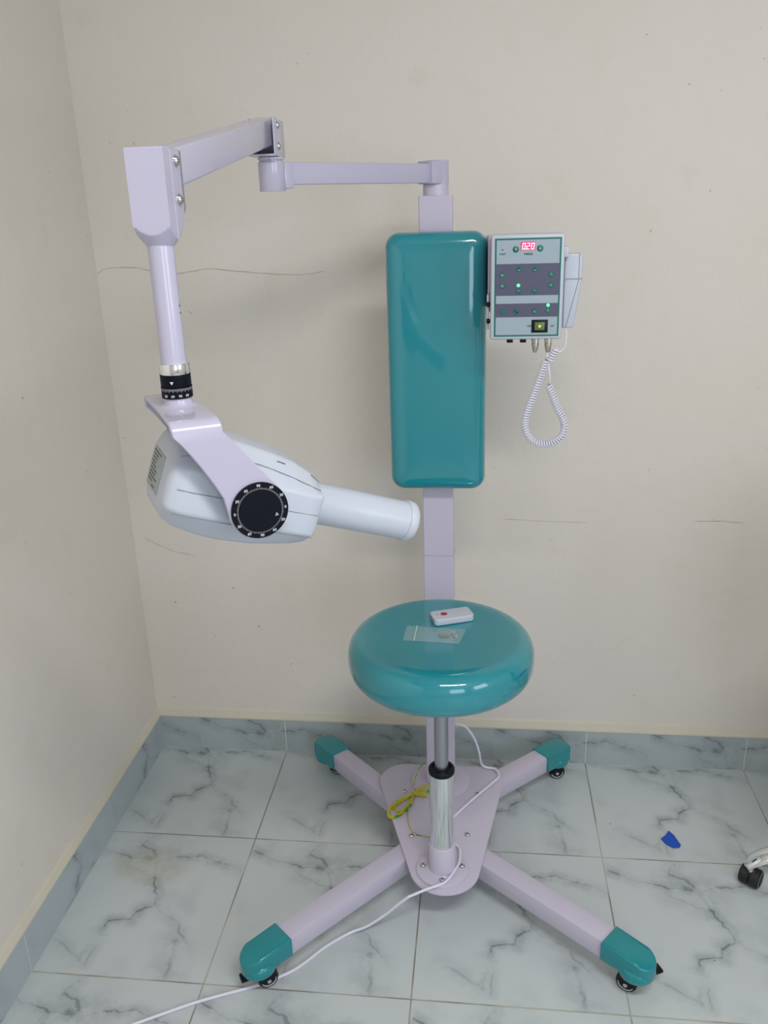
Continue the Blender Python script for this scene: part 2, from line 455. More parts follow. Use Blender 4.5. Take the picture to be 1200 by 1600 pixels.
# ceiling lamp
t = thing('ceiling_lamp', (1.65, -2.35, CZ), 'long white ceiling lamp fitting above the room', 'lamp')
MB().box((1.65, -2.35, CZ - .01), (1.25, .32, .016), MT['frame'], .003).build('lamp_housing', t)

# ---------------------------------------------------------------- the mobile x-ray unit with its stool
PX, PY = 0.9755, -0.280
mach = thing('dental_xray_unit', (PX, PY, 0), 'mobile lilac dental x-ray unit with teal stool seat and backrest on castors', 'x-ray machine')

# legs with teal end caps and castors
def leg(inner_mid, start, front, wheel_dir, trail, lever, lc=.034):
    a = Vector((start[0], start[1], 0)); b = Vector((inner_mid[0], inner_mid[1], 0)); d = (b - a).normalized(); a = a - d * .10; s = EZ.cross(d)
    Mx = frame(a, d, s, EZ); L = (b - a).length
    m = MB(); m.box(((L + .05) / 2, 0, .0915), (L + .05, .0565, .053), MT['lilac2'], .004, M=Mx)
    lg = m.build('leg', mach)
    # cap
    Mc = frame(b, d, s, EZ); hw = .034; ln = .119 if front else .112
    cx = ln - hw
    out = [(0, -hw)] + [(cx + (hw) * math.cos(math.radians(q)), hw * math.sin(math.radians(q))) for q in range(-90, 91, 12)] + [(0, hw)]
    if not front:
        cx = ln - .012; out = [(0, -hw), (cx, -hw), (ln - .003, -hw + .009), (ln, -hw + .02), (ln, hw - .02), (ln - .003, hw - .009), (cx, hw), (0, hw)]
    def tip(v):
        if v.co.z > .1 and v.co.x > ln * .62: v.co.z -= (v.co.x - ln * .62) * (.42 if front else .12)
    c = MB(); c.prism(out, .0665, .1225, MT['tealp'], .005, 3, M=Mc, tip=tip)
    dc = ln - .043
    c.lathe([(0, .060), (.038, .060), (.0415, .064), (.043, .072), (.0415, .082), (.037, .089), (.03, .092), (0, .092)], MT['tealp'], 40, M=frame(b + d * dc, d, s, EZ))
    c.build('end_cap', lg)
    # castor
    w = MB(); wd = Vector((math.cos(math.radians(wheel_dir)), math.sin(math.radians(wheel_dir)), 0)); ws = EZ.cross(wd)
    pivot = b + d * dc; wc_ = pivot + wd * trail; r = .0250
    w.lathe([(0, .050), (.014, .050), (.014, .062), (0, .062)], MT['black'], 20, M=frame(pivot, EX, EY, EZ))
    for sd in (-1, 1):
        pl = [(-.020, .0), (-.016, .028), (.004, .034), (.020, .012), (.012, .0), (.0, -.008)]
        Mf = frame(wc_ + ws * (sd * .0145) + EZ * .024, wd, EZ, ws * sd)
        w.prism(pl, -.001, .0015, MT['black'], M=Mf)
    w.box((0, 0, 0), (.034, .03, .006), MT['black'], .001, M=frame(wc_ + EZ * .054 - wd * .008, wd, ws, EZ))
    Mw = frame(wc_ + EZ * r, wd, EZ, ws)
    w.lathe([(.002, -.0105), (.012, -.0105), (r - .003, -.0115), (r, -.007), (r, .007), (r - .003, .0115), (.012, .0105), (.002, .0105)], MT['rubber'], 32, M=Mw)
    w.lathe([(.0168, -.0122), (.0186, -.0122), (.0188, -.0108), (.0166, -.0108)], MT['mark'], 32, M=Mw, ring=True)
    w.lathe([(.0168, .0122), (.0186, .0122), (.0188, .0108), (.0166, .0108)], MT['mark'], 32, M=Mw, ring=True)
    w.lathe([(0, -.0175), (.005, -.0175), (.006, -.015), (.006, .015), (.005, .0175), (0, .0175)], MT['bolt'], 16, M=Mw)
    if lever:
        ld = Vector((math.cos(math.radians(lever)), math.sin(math.radians(lever)), 0))
        w.box((lc, 0, .055), (.040, .026, .008), MT['black'], .003, M=frame(pivot - EZ * .006, ld, EZ.cross(ld), EZ))
    w.build('castor_wheel', lg)
leg((1.279, -.125), (1.05, -.335), False, 5, .006, None)
leg((.652, -.158), (.86, -.365), False, 12, .026, None)
leg((1.395, -.818), (1.03, -.524), True, 155, .019, 25, .047)
leg((.626, -.870), (.87, -.601), True, 30, .019, 212, .026)

# base plate
def hull3(cs, n=14):
    pts = []
    for (x0, y0, r0), (x1, y1, r1) in zip(cs, cs[1:] + cs[:1]):
        pass
    allp = [(x + r * math.cos(2 * PI * k / 72), y + r * math.sin(2 * PI * k / 72)) for x, y, r in cs for k in range(72)]
    allp = sorted(set(allp))
    def half(ps):
        h = []
        for p in ps:
            while len(h) > 1 and (h[-1][0] - h[-2][0]) * (p[1] - h[-2][1]) - (h[-1][1] - h[-2][1]) * (p[0] - h[-2][0]) <= 0: h.pop()
            h.append(p)
        return h[:-1]
    return half(allp) + half(allp[::-1])
ZP = .1262
plate = MB().prism(hull3([(.872, -.292, .078), (1.080, -.290, .078), (1.002, -.640, .091), (.972, -.40, .19)][:3]), .1182, ZP, MT['lilac2'], .0018, 2).build('base_plate', mach)
def screw(x, y, z, par, r=.0068, nrm=EZ, hexr=True):
    s = nrm.orthogonal().normalized(); m = MB(); Ms = frame(Vector((x, y, z)), s, nrm.cross(s), nrm)
    m.lathe([(r * 1.25, 0), (r * 1.25, .0008), (r, .0009), (r * .96, .0025), (r * .7, .0042), (r * .42, .0046), (r * .40, .0030), (0, .0030)], MT['bolt'], 24, M=Ms)
    m.lathe([(r * .41, .00305), (0, .0031)], MT['ink'], 6, M=Ms)
    return m.build('screw', par)
for x, y in ((1.0583, -.514), (.872, -.344), (1.0847, -.3418), (.907, -.53)): screw(x, y, ZP - .0003, plate)
MB().lathe([(0, ZP), (.086, ZP), (.086, ZP + .005), (.084, ZP + .006), (0, ZP + .006)], MT['lilac2'], 48, M=frame(Vector((PX, -.290, 0)), EX, EY, EZ)).build('post_flange', mach)

# the post
m = MB()
m.prism([(x + PX + .001, y + PY) for x, y in rrect(.082, .06, .004, 3)], ZP + .004, .862, MT['lilac2'], 0, smooth=False)
m.prism([(x + PX, y + PY) for x, y in rrect(.079, .057, .004, 3)], .862, 1.765, MT['lilac2'], .0015, smooth=False)
post = m.build('post', mach)
m = MB(); m.lathe([(0, 1.7645), (.030, 1.7645), (.030, 1.788), (.0285, 1.7895), (0, 1.7895)], MT['lilac2'], 32, M=frame(Vector((PX, PY, 0)), EX, EY, EZ)); m.build('post_collar', post)

# horizontal arm
P1 = Vector((.6665, -.6155, 0)); P0 = Vector((PX + .004, PY, 0)); ad = (P1 - P0).normalized(); asd = EZ.cross(ad); AL = (P1 - P0).length
m = MB(); Ma = frame(P0, ad, asd, EZ)
m.box((AL / 2, 0, 1.8125), (AL - .03, .030, .042), MT['lilac'], .003, M=Ma)
m.lathe([(0, 1.7875), (.0255, 1.7875), (.0265, 1.7885), (.0265, 1.840), (.0255, 1.841), (0, 1.841)], MT['lilac'], 36, M=frame(P0, EX, EY, EZ))
m.box((.022, 0, 1.8147), (.036, .051, .0500), MT['lilac'], .003, M=Ma)
m.lathe([(0, 1.7795), (.0255, 1.7795), (.0265, 1.7808), (.0265, 1.8335), (.0255, 1.8345), (0, 1.8345)], MT['lilac'], 36, M=frame(P1, EX, EY, EZ))
m.box((AL - .026, 0, 1.809), (.022, .047, .050), MT['lilac'], .003, M=Ma)
harm = m.build('horizontal_arm', mach)
MB().lathe([(0, 1.8345), (.0235, 1.8345), (.0235, 1.8375), (.0262, 1.838), (.0262, 1.8425), (.024, 1.843), (0, 1.8435)], MT['lilac'], 36, M=frame(P1, EX, EY, EZ)).build('pivot_ring', harm)

# pivot bracket (open U) and spring arm
by = math.radians(2.4); bf = Vector((math.sin(by), -math.cos(by), 0)); bs = Vector((math.cos(by), math.sin(by), 0))  # bf towards the camera
BC = Vector((.6585, -.610, 0)); Mb = frame(BC, bs, -bf, EZ)
m = MB(); hw = .0265; z0, z1 = 1.8435, 1.912
m.box((0, 0, z0 + .0018), (hw * 2, .105, .0036), MT['lilac'], .0008, M=Mb)
for sd in (-1, 1): m.box((sd * (hw - .0015), 0, (z0 + z1) / 2), (.0035, .105, z1 - z0), MT['lilac'], .0012, M=Mb)
m.box((0, .051, (z0 + z1) / 2), (hw * 2 - .002, .003, z1 - z0 - .002), MT['lilac'], .0008, M=Mb)
brk = m.build('pivot_bracket', mach)
for dz in (.0185, .056):
    p = Mb @ Vector((hw + .0002, -.018, z0 + dz)); screw(p.x, p.y, p.z, brk, .0062, bs)
HC = Vector((.6755, -1.279, 0))   # housing axis
e0 = Vector((.6690, -1.262, 1.7985)); e1 = Vector((.6585, -.600, 1.8935))
sd_ = (e1 - e0).normalized(); ss = sd_.cross(EZ).normalized(); su = ss.cross(sd_)
m = MB(); m.box((0, (e1 - e0).length / 2, 0), (.0435, (e1 - e0).length, .0475), MT['lilac'], .0028, 3, M=frame(e0, ss, sd_, su))
m.build('spring_arm', mach)

# elbow housing: square box whose bottom is cut by a cone
PLX, PLY = .668, -1.282
m = MB(); ring = []
def sq(a, hx, hy):
    c, s_ = abs(math.cos(a)), abs(math.sin(a)); hy = hy + (.018 if math.sin(a) > 0 else 0)
    return min(hx / c if c > 1e-6 else 9, hy / s_ if s_ > 1e-6 else 9)
hs = []
angs = sorted(set([2 * PI * k / 64 for k in range(96)] + [math.atan2(sy * (.029 if sy < 0 else .047), sx * .0245) % (2 * PI) for sx in (-1, 1) for sy in (-1, 1)]))
for z, R in [(1.7055 + .0465 * q / 30, .0185 + .0365 * q / 30) for q in range(31)] + [(1.8215, .06), (1.823, .06)]:
    ins = .0008 if z > 1.8225 else 0
    ring.append([Vector((min(sq(a, .0245 - ins, .029 - ins), R) * math.cos(a), min(sq(a, .0245 - ins, .029 - ins), R) * math.sin(a), z)) for a in angs])
m.rings(ring, MT['lilac'], smooth=True, M=frame(Vector((PLX, PLY + .002, 0)), bs, -bf, EZ))
Mh = frame(Vector((PLX, PLY + .002, 0)), bs, -bf, EZ)
hous = m.build('elbow_housing', mach, sharp=13)
for dy, z in ((.022, 1.8085), (.021, 1.7615)):
    p = Mh @ Vector((.0247, dy, z)); screw(p.x, p.y, p.z, hous, .0062, bs)

# drop pole
Mp = frame(Vector((PLX, PLY, 0)), EX, EY, EZ)
m = MB(); m.lathe([(0, 1.50), (.0172, 1.50), (.0172, 1.708), (0, 1.708)], MT['lilac'], 36, M=Mp); pole = m.build('drop_pole', mach)
for z in (1.6195, 1.6290):
    p = Vector((PLX, PLY, z)) + Vector((math.cos(-.05), math.sin(-.05), 0)) * .0170
    MB().lathe([(0, 0), (.0016, 0), (.0014, .0008), (0, .001)], MT['ink'], 12, M=frame(p, EY, EZ, EX)).build('set_screw', pole)
MB().lathe([(.0165, 1.538), (.0202, 1.538), (.0206, 1.539), (.0206, 1.5515), (.0202, 1.5525), (.0165, 1.5525)], MT['chrome'], 48, M=Mp).build('chrome_ring', pole)
m = MB(); m.lathe([(.0165, 1.5218), (.0206, 1.5218), (.0208, 1.5225), (.0208, 1.538), (.0165, 1.538)], MT['dial'], 48, M=Mp)
def on_pole(az, z, r=.0209):
    n_ = Vector((math.sin(az), -math.cos(az), 0)); tx = Vector((math.cos(az), math.sin(az), 0)); return frame(Vector((PLX, PLY, z)) + n_ * r, tx, EZ, n_)
CAZ = math.radians(20)   # azimuth of the camera seen from the pole
m.add([(-.0026, .0021, .0002), (.0026, .0021, .0002), (0, -.0024, .0002)], [(0, 2, 1)], MT['mark'], M=on_pole(CAZ - .28, 1.5278))
m.build('index_ring', pole)
m = MB(); m.lathe([(.0165, 1.5058), (.0210, 1.5058), (.0212, 1.5065), (.0212, 1.5212), (.0165, 1.5212)], MT['dial'], 48, M=Mp)
for k in range(-36, 36):
    az = CAZ + math.radians(k * 5 + 1); hgt = .0048 if k % 3 == 0 else .0032
    m.add([(-.00022, 0, .0003), (.00022, 0, .0003), (.00022, -hgt, .0003), (-.00022, -hgt, .0003)], [(0, 3, 2, 1)], MT['mark'], M=on_pole(az, 1.5200, .0212))
for k, tx_ in ((-45, '30'), (-17, '60'), (11, '90'), (38, '60')):
    m.text(tx_, .0034, MT['mark'], on_pole(CAZ + math.radians(k), 1.5098, .0213), bold=.00005)
m.add([(-.0205, 0, 0)], [], MT['mark'])
m.v.pop()
m.build('scale_ring', pole)

# yoke
HA = math.radians(30)
n_ = Vector((math.sin(HA), -math.cos(HA), 0)); t_ = Vector((math.cos(HA), math.sin(HA), 0))
DZ = 1.361; TD = .0739; HWY = .110
yo = Vector((PLX, PLY, 0))
m = MB()
def yoke_half(sg):
    path = []   # (n, z, tcentre, halfwidth)
    zt = 1.4935; rb = .018
    path.append((0, zt, 0, .031)); path.append((sg * (HWY - rb) * .6, zt, 0, .032)); path.append((sg * (HWY - rb), zt, 0, .033))
    for q in (22, 45, 68, 90):
        a = math.radians(q); path.append((sg * (HWY - rb + rb * math.sin(a)), zt - rb + rb * math.cos(a), .002 * q / 90, .033))
    z_a = zt - rb
    for q in range(1, 9):
        u = q / 9; z = z_a + (DZ + .012 - z_a) * u; path.append((sg * HWY, z, .002 + (TD - .002) * (u ** .92), .033 + .009 * u ** 2))
    for q in range(0, 91, 12):
        a = math.radians(q); path.append((sg * HWY, DZ - .0425 * math.sin(a), TD, max(.0425 * math.cos(a), .0015)))
    th = .0065; rs = []
    for i, (nn, z, tc, w) in enumerate(path):
        a = path[max(0, i - 1)]; b = path[min(len(path) - 1, i + 1)]
        dn, dz = b[0] - a[0], b[1] - a[1]; l = math.hypot(dn, dz) or 1; on, oz = -dz / l, dn / l
        if sg < 0: on, oz = -on, -oz
        c = yo + n_ * nn + EZ * z + t_ * tc; o = n_ * on + EZ * oz
        bv = .0018
        rs.append([c + t_ * (w - bv) + o * 0, c + t_ * w - o * bv, c + t_ * w - o * (th - bv), c + t_ * (w - bv) - o * th,
                   c - t_ * (w - bv) - o * th, c - t_ * w - o * (th - bv), c - t_ * w - o * bv, c - t_ * (w - bv)])
    m.rings(rs, MT['lilac'])
yoke_half(1); yoke_half(-1)
m.lathe([(.0195, 1.5058), (.0195, 1.500), (.021, 1.496), (.026, 1.4935), (.026, 1.489), (0, 1.489)], MT['lilac'], 40, M=Mp)
yoke = m.build('yoke', mach)
DC = yo + n_ * HWY + t_ * TD + EZ * DZ
# angle dial on the near arm of the yoke
Md = frame(DC, t_, EZ, n_)
m = MB(); m.lathe([(0, 0), (.0395, 0), (.0397, .001), (.0397, .004), (.0390, .0048), (.0300, .0048), (.0297, .0062), (.0290, .0068), (0, .0068)], MT['dial'], 72, M=Md)
for k in range(90):
    a = 2 * PI * k / 90; l = .0022 if k % 3 else .0026
    ca, sa = math.cos(a), math.sin(a); r0, r1 = .0303, .0303 + l; w = .00022
    m.add([(r0 * ca - w * sa, r0 * sa + w * ca, .0050), (r0 * ca + w * sa, r0 * sa - w * ca, .0050), (r1 * ca + w * sa, r1 * sa - w * ca, .0050), (r1 * ca - w * sa, r1 * sa + w * ca, .0050)], [(0, 1, 2, 3)], MT['mark'], M=Md)
for k, s_ in enumerate(['0', '30', '60', '90', '60', '30', '0', '30', '60', '90', '60', '30']):
    a = math.radians(30 * k)
    m.text(s_, .0038, MT['mark'], Md @ Matrix.Translation((.0356 * math.cos(a), .0356 * math.sin(a), .0049)), bold=.00008)
a = math.radians(-20)
Mt = Md @ Matrix.Rotation(a, 4, 'Z') @ Matrix.Translation((.0235, 0, .0070))
tri = [Vector((.0030 * math.cos(q), .0030 * math.sin(q), 0)) for q in (0, 2.0944, 4.18879)]
tin = [v * .5 for v in tri]
m.add(tri + tin, [(0, 1, 4, 3), (1, 2, 5, 4), (2, 0, 3, 5)], MT['mark'], M=Mt)
m.build('angle_dial', yoke)

# x-ray head: axis A points right, away and down
PT = math.radians(20.3)
A_ = t_ * math.cos(PT) - EZ * math.sin(PT); W_ = t_ * math.sin(PT) + EZ * math.cos(PT)
HO = yo + t_ * TD + EZ * DZ
Mhd = frame(HO, A_, n_, W_)      # local: x axial, y towards the viewer, z up
m = MB()
def section(s, hn, tn, wt, wu, wl, wbm, bn, rr=.006):
    """eight-sided section: side half-width hn, top half-width tn at height wt, creases wu / wl, bottom at wbm half-width bn"""
    P8 = [(hn, wl), (hn, wu), (tn, wt), (-tn, wt), (-hn, wu), (-hn, wl), (-bn, wbm), (bn, wbm)]
    out = []
    for i in range(8):
        p = Vector(P8[i]); a = Vector(P8[i - 1]); b = Vector(P8[(i + 1) % 8])
        r_ = min(rr, (a - p).length * .4, (b - p).length * .4)
        q0 = p + (a - p).normalized() * r_; q1 = p + (b - p).normalized() * r_
        for k in range(4):
            u = k / 3; c = q0.lerp(p, u).lerp(p.lerp(q1, u), u); out.append(Vector((s, c.x, c.y)))
    return out
HN = .080
secs = [(-.121, .060, .030, .040, .018, -.022, -.036, .036), (-.1185, .070, .036, .052, .025, -.028, -.046, .042), (-.112, .0765, .040, .060, .0285, -.032, -.054, .046),
        (-.095, .0795, .042, .068, .030, -.034, -.062, .048), (-.06, HN, .042, .0735, .030, -.034, -.068, .050), (-.03, HN, .042, .0735, .030, -.034, -.070, .052),
        (.02, HN, .042, .0685, .030, -.034, -.068, .052), (.055, .0795, .041, .063, .030, -.034, -.063, .050), (.085, .0775, .039, .053, .029, -.0345, -.0585, .046), (.101, .0755, .037, .044, .028, -.034, -.054, .043), (.1045, .072, .034, .040, .025, -.031, -.049, .040)]
m.rings([section(*s) for s in secs], MT['white'], M=Mhd)
head = m.build('xray_head', mach)
# seam lines
m = MB()
def hp(s, y, z): return Mhd @ Vector((s, y, z))
m.tube([hp(s, .0803 - max(0, s - .05) * .09 - max(0, -s - .09) * .13, -.0015) for s in [-.108 + .01 * i for i in range(22)]], .0005, MT['seam'], 6)
m.tube([hp(s, .0800 - max(0, s - .05) * .09 - max(0, -s - .09) * .13, -.036) for s in [-.108 + .01 * i for i in range(22)]], .0005, MT['seam'], 6)
def roof_pt(s, f):
    # point on the near top chamfer at fraction f from crease to ridge
    for a, b in zip(secs, secs[1:]):
        if a[0] <= s <= b[0]:
            u = (s - a[0]) / (b[0] - a[0]); L_ = lambda i: a[i] + (b[i] - a[i]) * u
            y = L_(1) + (L_(2) - L_(1)) * f; z = L_(4) + (L_(3) - L_(4)) * f; return hp(s, y + .0003, z + .0003)
m.tube([roof_pt(s, .42 + .12 * math.cos((s + .02) * 22)) for s in [-.11 + .01 * i for i in range(22)]], .0005, MT['seam'], 6)
m.build('seam_line', head)
for s, f, w in ((.028, .80, .013), (.086, .86, .016)):
    c = roof_pt(s, f); c2 = roof_pt(s + w, f)
    MB().tube([c, c2], .0008, MT['ink'], 6).build('printed_mark', head)
# nose tube and its rim
m = MB(); Mn = frame(HO, n_, W_, A_)
m.lathe([(0, .095), (.036, .095), (.036, .106), (.0325, .112), (.0318, .20), (.0312, .281), (0, .281)], MT['white'], 48, M=Mn)
nose = m.build('nose_tube', head)
MB().lathe([(.025, .2805), (.0325, .2805), (.0335, .282), (.0335, .290), (.0328, .2935), (.0300, .2965), (.012, .2985), (0, .299)], MT['white2'], 48, M=Mn).build('tube_rim', nose)
# rating label on the rear face (plane s = -.1215)
m = MB(); Ml = Mhd @ frame(Vector((-.1216, -.010, 0)), Vector((0, 1, 0)), EZ, Vector((-1, 0, 0)))
m.box((0, 0, 0), (.074, .056, .0012), MT['lab'], .0003, M=Ml)
for i in range(10):
    w = [.052, .034, .030, .026, .034, .044, .040, .054, .030, .020][i]; x0_ = [-.034, -.034, -.034, -.034, -.034, -.034, -.034, -.034, -.034, -.004][i]
    m.box((x0_ + w / 2, .0235 - i * .0052, .0008), (w, .0019, .0005), MT['ink'], M=Ml)
m.build('rating_label', head)

# backrest
m = MB(); BW, BH = .2375, .624; bx, bz = .9775, 1.3745
rs = []; yb = PY - .0285      # back face against the post
prof = [(-.004, .012), (-.010, .002), (-.020, 0), (-.030, .0), (-.042, .0035), (-.050, .0095), (-.055, .018), (-.0575, .030)]
def bring(ins, y, rr, tx=1.0):
    return [Vector((bx + x, yb + y, bz + z)) for x, z in rrect(BW - 2 * ins, BH - 2 * ins, max(rr, .004), 8)]
for y, ins in prof: rs.append(bring(ins, y, .034 - ins * .5))
for f, dy in ((.045, -.0592), (.07, -.0603), (.09, -.0608), (.106, -.061)): rs.append(bring(f, dy, .004))
m.rings(rs, MT['teal']); m.build('backrest', mach)
m = MB(); m.box((bx, PY - .0285, bz), (.13, .012, .40), MT['lilac2'], .002); m.build('backrest_mount', mach)

# stool: flange, socket, chrome cylinder, rod, seat
SX, SY = .9965, -.6485
Ms = frame(Vector((SX, SY, 0)), EX, EY, EZ)
m = MB(); m.lathe([(0, ZP), (.067, ZP), (.067, ZP + .006), (.065, ZP + .0075), (.038, ZP + .0075), (.035, ZP + .010), (.034, ZP + .015), (.034, .211), (.0325, .213), (.030, .213), (.030, .20), (0, .20)], MT['lilac2'], 48, M=Ms)
sock = m.build('cylinder_socket', mach)
for x, y in ((.9463, -.645), (1.047, -.640), (.9982, -.6925)): screw(x, y, ZP + .0073, sock)
m = MB(); m.lathe([(0, .201), (.0298, .201), (.0312, .43), (0, .43)], MT['chrome'], 64, M=Ms); cyl = m.build('chrome_cylinder', mach)
MB().lathe([(.018, .429), (.0318, .429), (.0325, .431), (.0325, .439), (.0305, .442), (.0245, .4425), (.0235, .438), (.0175, .438)], MT['black'], 48, M=Ms).build('cylinder_collar', cyl)
MB().lathe([(0, .43), (.0172, .43), (.0172, .712), (0, .712)], MT['steel'], 40, M=Ms).build('lift_rod', mach)
m = MB(); SR, SZ, SHh, SE = .2167, .7586, .0497, .042
pr = [(0, SZ - SHh + .004), (.09, SZ - SHh + .004), (SR - SE - .01, SZ - SHh + .001)]
for q in range(-90, 91, 9):
    a = math.radians(q); pr.append((SR - SE + SE * abs(math.cos(a)) ** .8, SZ + SHh * math.copysign(abs(math.sin(a)) ** .8, a)))
pr += [(SR - SE - .02, SZ + SHh - .0012), (.10, SZ + SHh - .0022), (.05, SZ + SHh - .0028), (0, SZ + SHh - .003)]
m.lathe(pr, MT['teal'], 96, M=Ms); seat = m.build('seat', mach)
ZS = SZ + SHh - .0026

# control box
CBX0, CBX1 = 1.1035, 1.2590; CY = -.500; CZ1, CZ0 = 1.6815, 1.4600
W_B = CBX1 - CBX0; H_B = CZ1 - CZ0; tilt = math.radians(0)
Mc = frame(Vector((CBX0, CY, CZ1)), EX, -EZ, -EY)      # local x right, y down, z towards the viewer
m = MB()
m.box((W_B / 2, H_B / 2, -.024), (W_B, H_B, .048), MT['white'], .006, 3, M=Mc)
m.box((W_B / 2, H_B / 2, -.050), (W_B - .012, H_B - .012, .012), MT['white2'], .002, M=Mc)
box = m.build('control_box', mach)
def fr(u0, v0, u1, v1, z0, z1, mat, mb): mb.box(((u0 + u1) / 2 * W_B, (v0 + v1) / 2 * H_B, (z0 + z1) / 2), ((u1 - u0) * W_B, (v1 - v0) * H_B, z1 - z0), mat, M=Mc)
m = MB()
fr(.053, .038, .952, .967, 0, .0007, MT['green'], m)
fr(.077, .054, .928, .951, .0006, .0010, MT['panel'], m)
fr(.072, .274, .933, .572, .0009, .0013, MT['band'], m); fr(.072, .648, .933, .778, .0009, .0013, MT['band'], m)
def ftext(s_, u, v, h, mat, mb, z=.0012, bold=.0002): mb.text(s_, h, mat, Mc @ frame(Vector((u * W_B, v * H_B, z)), EX, -EY, -EZ) @ Matrix.Scale(-1, 4, EZ), bold=bold)
ftext('X-RAY', .160, .182, .0034, MT['green'], m); ftext('TIME(S)', .505, .186, .0042, MT['green'], m)
ftext('OFF', .545, .868, .0036, MT['green'], m); ftext('ON', .862, .868, .0036, MT['green'], m)
for u, v in ((.157, .142),): m.lathe([(0, .0012), (.0018, .0012), (.0018, .0016), (0, .0017)], MT['ink'], 12, M=Mc @ Matrix.Translation((u * W_B, v * H_B, 0)))
for u, v in ((.220, .400), (.386, .372), (.606, .370), (.762, .395), (.762, .445), (.606, .470), (.180, .672), (.362, .668), (.612, .668)):
    m.lathe([(0, .0012), (.0016, .0012), (.0016, .0017), (0, .0018)], MT['ink'], 12, M=Mc @ Matrix.Translation((u * W_B, v * H_B, 0)))
m.build('front_panel', box)
m = MB(); fr(.402, .074, .600, .150, .0008, .0018, MT['disp'], m)
# seven segment digits  0.20
segs = {'0': 'abcdef', '2': 'abged'}
def digit(ch, u, w, h, v0):
    L = {'a': ((0, 0), (1, 0)), 'b': ((1, 0), (1, .5)), 'c': ((1, .5), (1, 1)), 'd': ((0, 1), (1, 1)), 'e': ((0, .5), (0, 1)), 'f': ((0, 0), (0, .5)), 'g': ((0, .5), (1, .5))}
    for s_ in segs[ch]:
        (x0, y0), (x1, y1) = L[s_]; c = ((u + (x0 + x1) / 2 * w), (v0 + (y0 + y1) / 2 * h))
        m.box((c[0] - (c[1] - v0 - h / 2) * .12, c[1], .0019), (abs(x1 - x0) * w + .0016, abs(y1 - y0) * h + .0016, .0004), MT['digit'], M=Mc)
v0 = .083 * H_B + .001; hh = .0115
for ch, u in (('0', .420), ('2', .478), ('0', .540)): digit(ch, u * W_B + .0012, .0052, hh, v0)
m.box((.468 * W_B, v0 + hh, .0019), (.0016, .0016, .0004), MT['digit'], M=Mc)
m.build('time_display', box)
def button(u, v, icon, r=.0062):
    mb = MB(); T = Mc @ Matrix.Translation((u * W_B, v * H_B, 0))
    mb.lathe([(0, .001), (r, .001), (r, .0020), (r * .9, .0025), (0, .0027)], MT['green'], 28, M=T)
    z = .0029
    if icon == 'down': mb.add([(-.0030, -.0022, z), (.0030, -.0022, z), (0, .0030, z)], [(0, 1, 2)], MT['panel'], M=T)
    elif icon == 'up': mb.add([(-.0030, .0022, z), (.0030, .0022, z), (0, -.0030, z)], [(0, 2, 1)], MT['panel'], M=T)
    elif icon == 'teeth':
        for x, y in ((-.0013, -.0012), (.0013, -.0012), (-.0013, .0012), (.0013, .0012)): mb.box((x, y, z), (.0018, .0018, .0002), MT['panel'], M=T)
    elif icon == 'lower':
        mb.lathe([(0, z), (.0012, z)], MT['panel'], 12, M=T @ Matrix.Translation((0, .0018, 0))); mb.box((0, -.0008, z), (.0013, .0034, .0002), MT['panel'], M=T)
    elif icon == 'molar':
        mb.lathe([(0, z), (.0014, z)], MT['panel'], 12, M=T @ Matrix.Translation((0, -.0016, 0))); mb.box((0, .0014, z), (.0022, .0030, .0002), MT['panel'], M=T)
    elif icon == 'jawup':
        for sx in (-1, 1): mb.box((sx * .0011, 0, z), (.0009, .0048, .0002), MT['panel'], M=T @ Matrix.Rotation(sx * -.35, 4, 'Z'))
    elif icon == 'jawdown':
        for sx in (-1, 1): mb.box((sx * .0011, 0, z), (.0009, .0048, .0002), MT['panel'], M=T @ Matrix.Rotation(sx * .35, 4, 'Z'))
    elif icon == 'dots':
        mb.lathe([(0, z), (.0012, z)], MT['panel'], 10, M=T @ Matrix.Translation((-.0018, -.001, 0))); mb.lathe([(0, z), (.0015, z)], MT['panel'], 10, M=T @ Matrix.Translation((.0016, .002, 0)))
    elif icon == 'man':
        mb.lathe([(0, z), (.0011, z)], MT['panel'], 10, M=T @ Matrix.Translation((0, -.0028, 0))); mb.box((0, .0008, z), (.0018, .0050, .0002), MT['panel'], M=T)
    return mb.build('round_button', box)
button(.337, .140, 'down', .0066); button(.664, .135, 'up', .0066)
for u, v, ic in ((.158, .378, 'teeth'), (.160, .478, 'teeth'), (.385, .325, 'molar'), (.606, .327, 'molar'), (.825, .378, 'jawup'), (.822, .476, 'jawdown'), (.383, .532, 'lower'), (.602, .530, 'lower'),
                 (.176, .722, 'none'), (.358, .722, 'dots'), (.612, .722, 'man'), (.795, .718, 'jawup')): button(u, v, ic, .0058)
for u, v in ((.381, .476), (.795, .668)):
    MB().lathe([(0, .001), (.0036, .001), (.0034, .0026), (.002, .0038), (0, .0042)], MT['led'], 20, M=Mc @ Matrix.Translation((u * W_B, v * H_B, 0))).build('green_lamp', box, label='lit green indicator lamp')
m = MB(); cu, cv = .688 * W_B, .868 * H_B
m.box((cu, cv, .0016), (.0350, .0275, .0032), MT['black'], .001, M=Mc); m.box((cu, cv, .0032), (.0215, .0170, .0022), MT['rocker'], .0008, M=Mc)
m.lathe([(0, .0044), (.0030, .0044), (.0026, .0050), (0, .0052)], MT['glow'], 20, M=Mc @ Matrix.Translation((cu, cv, 0)))
m.build('power_switch', box)
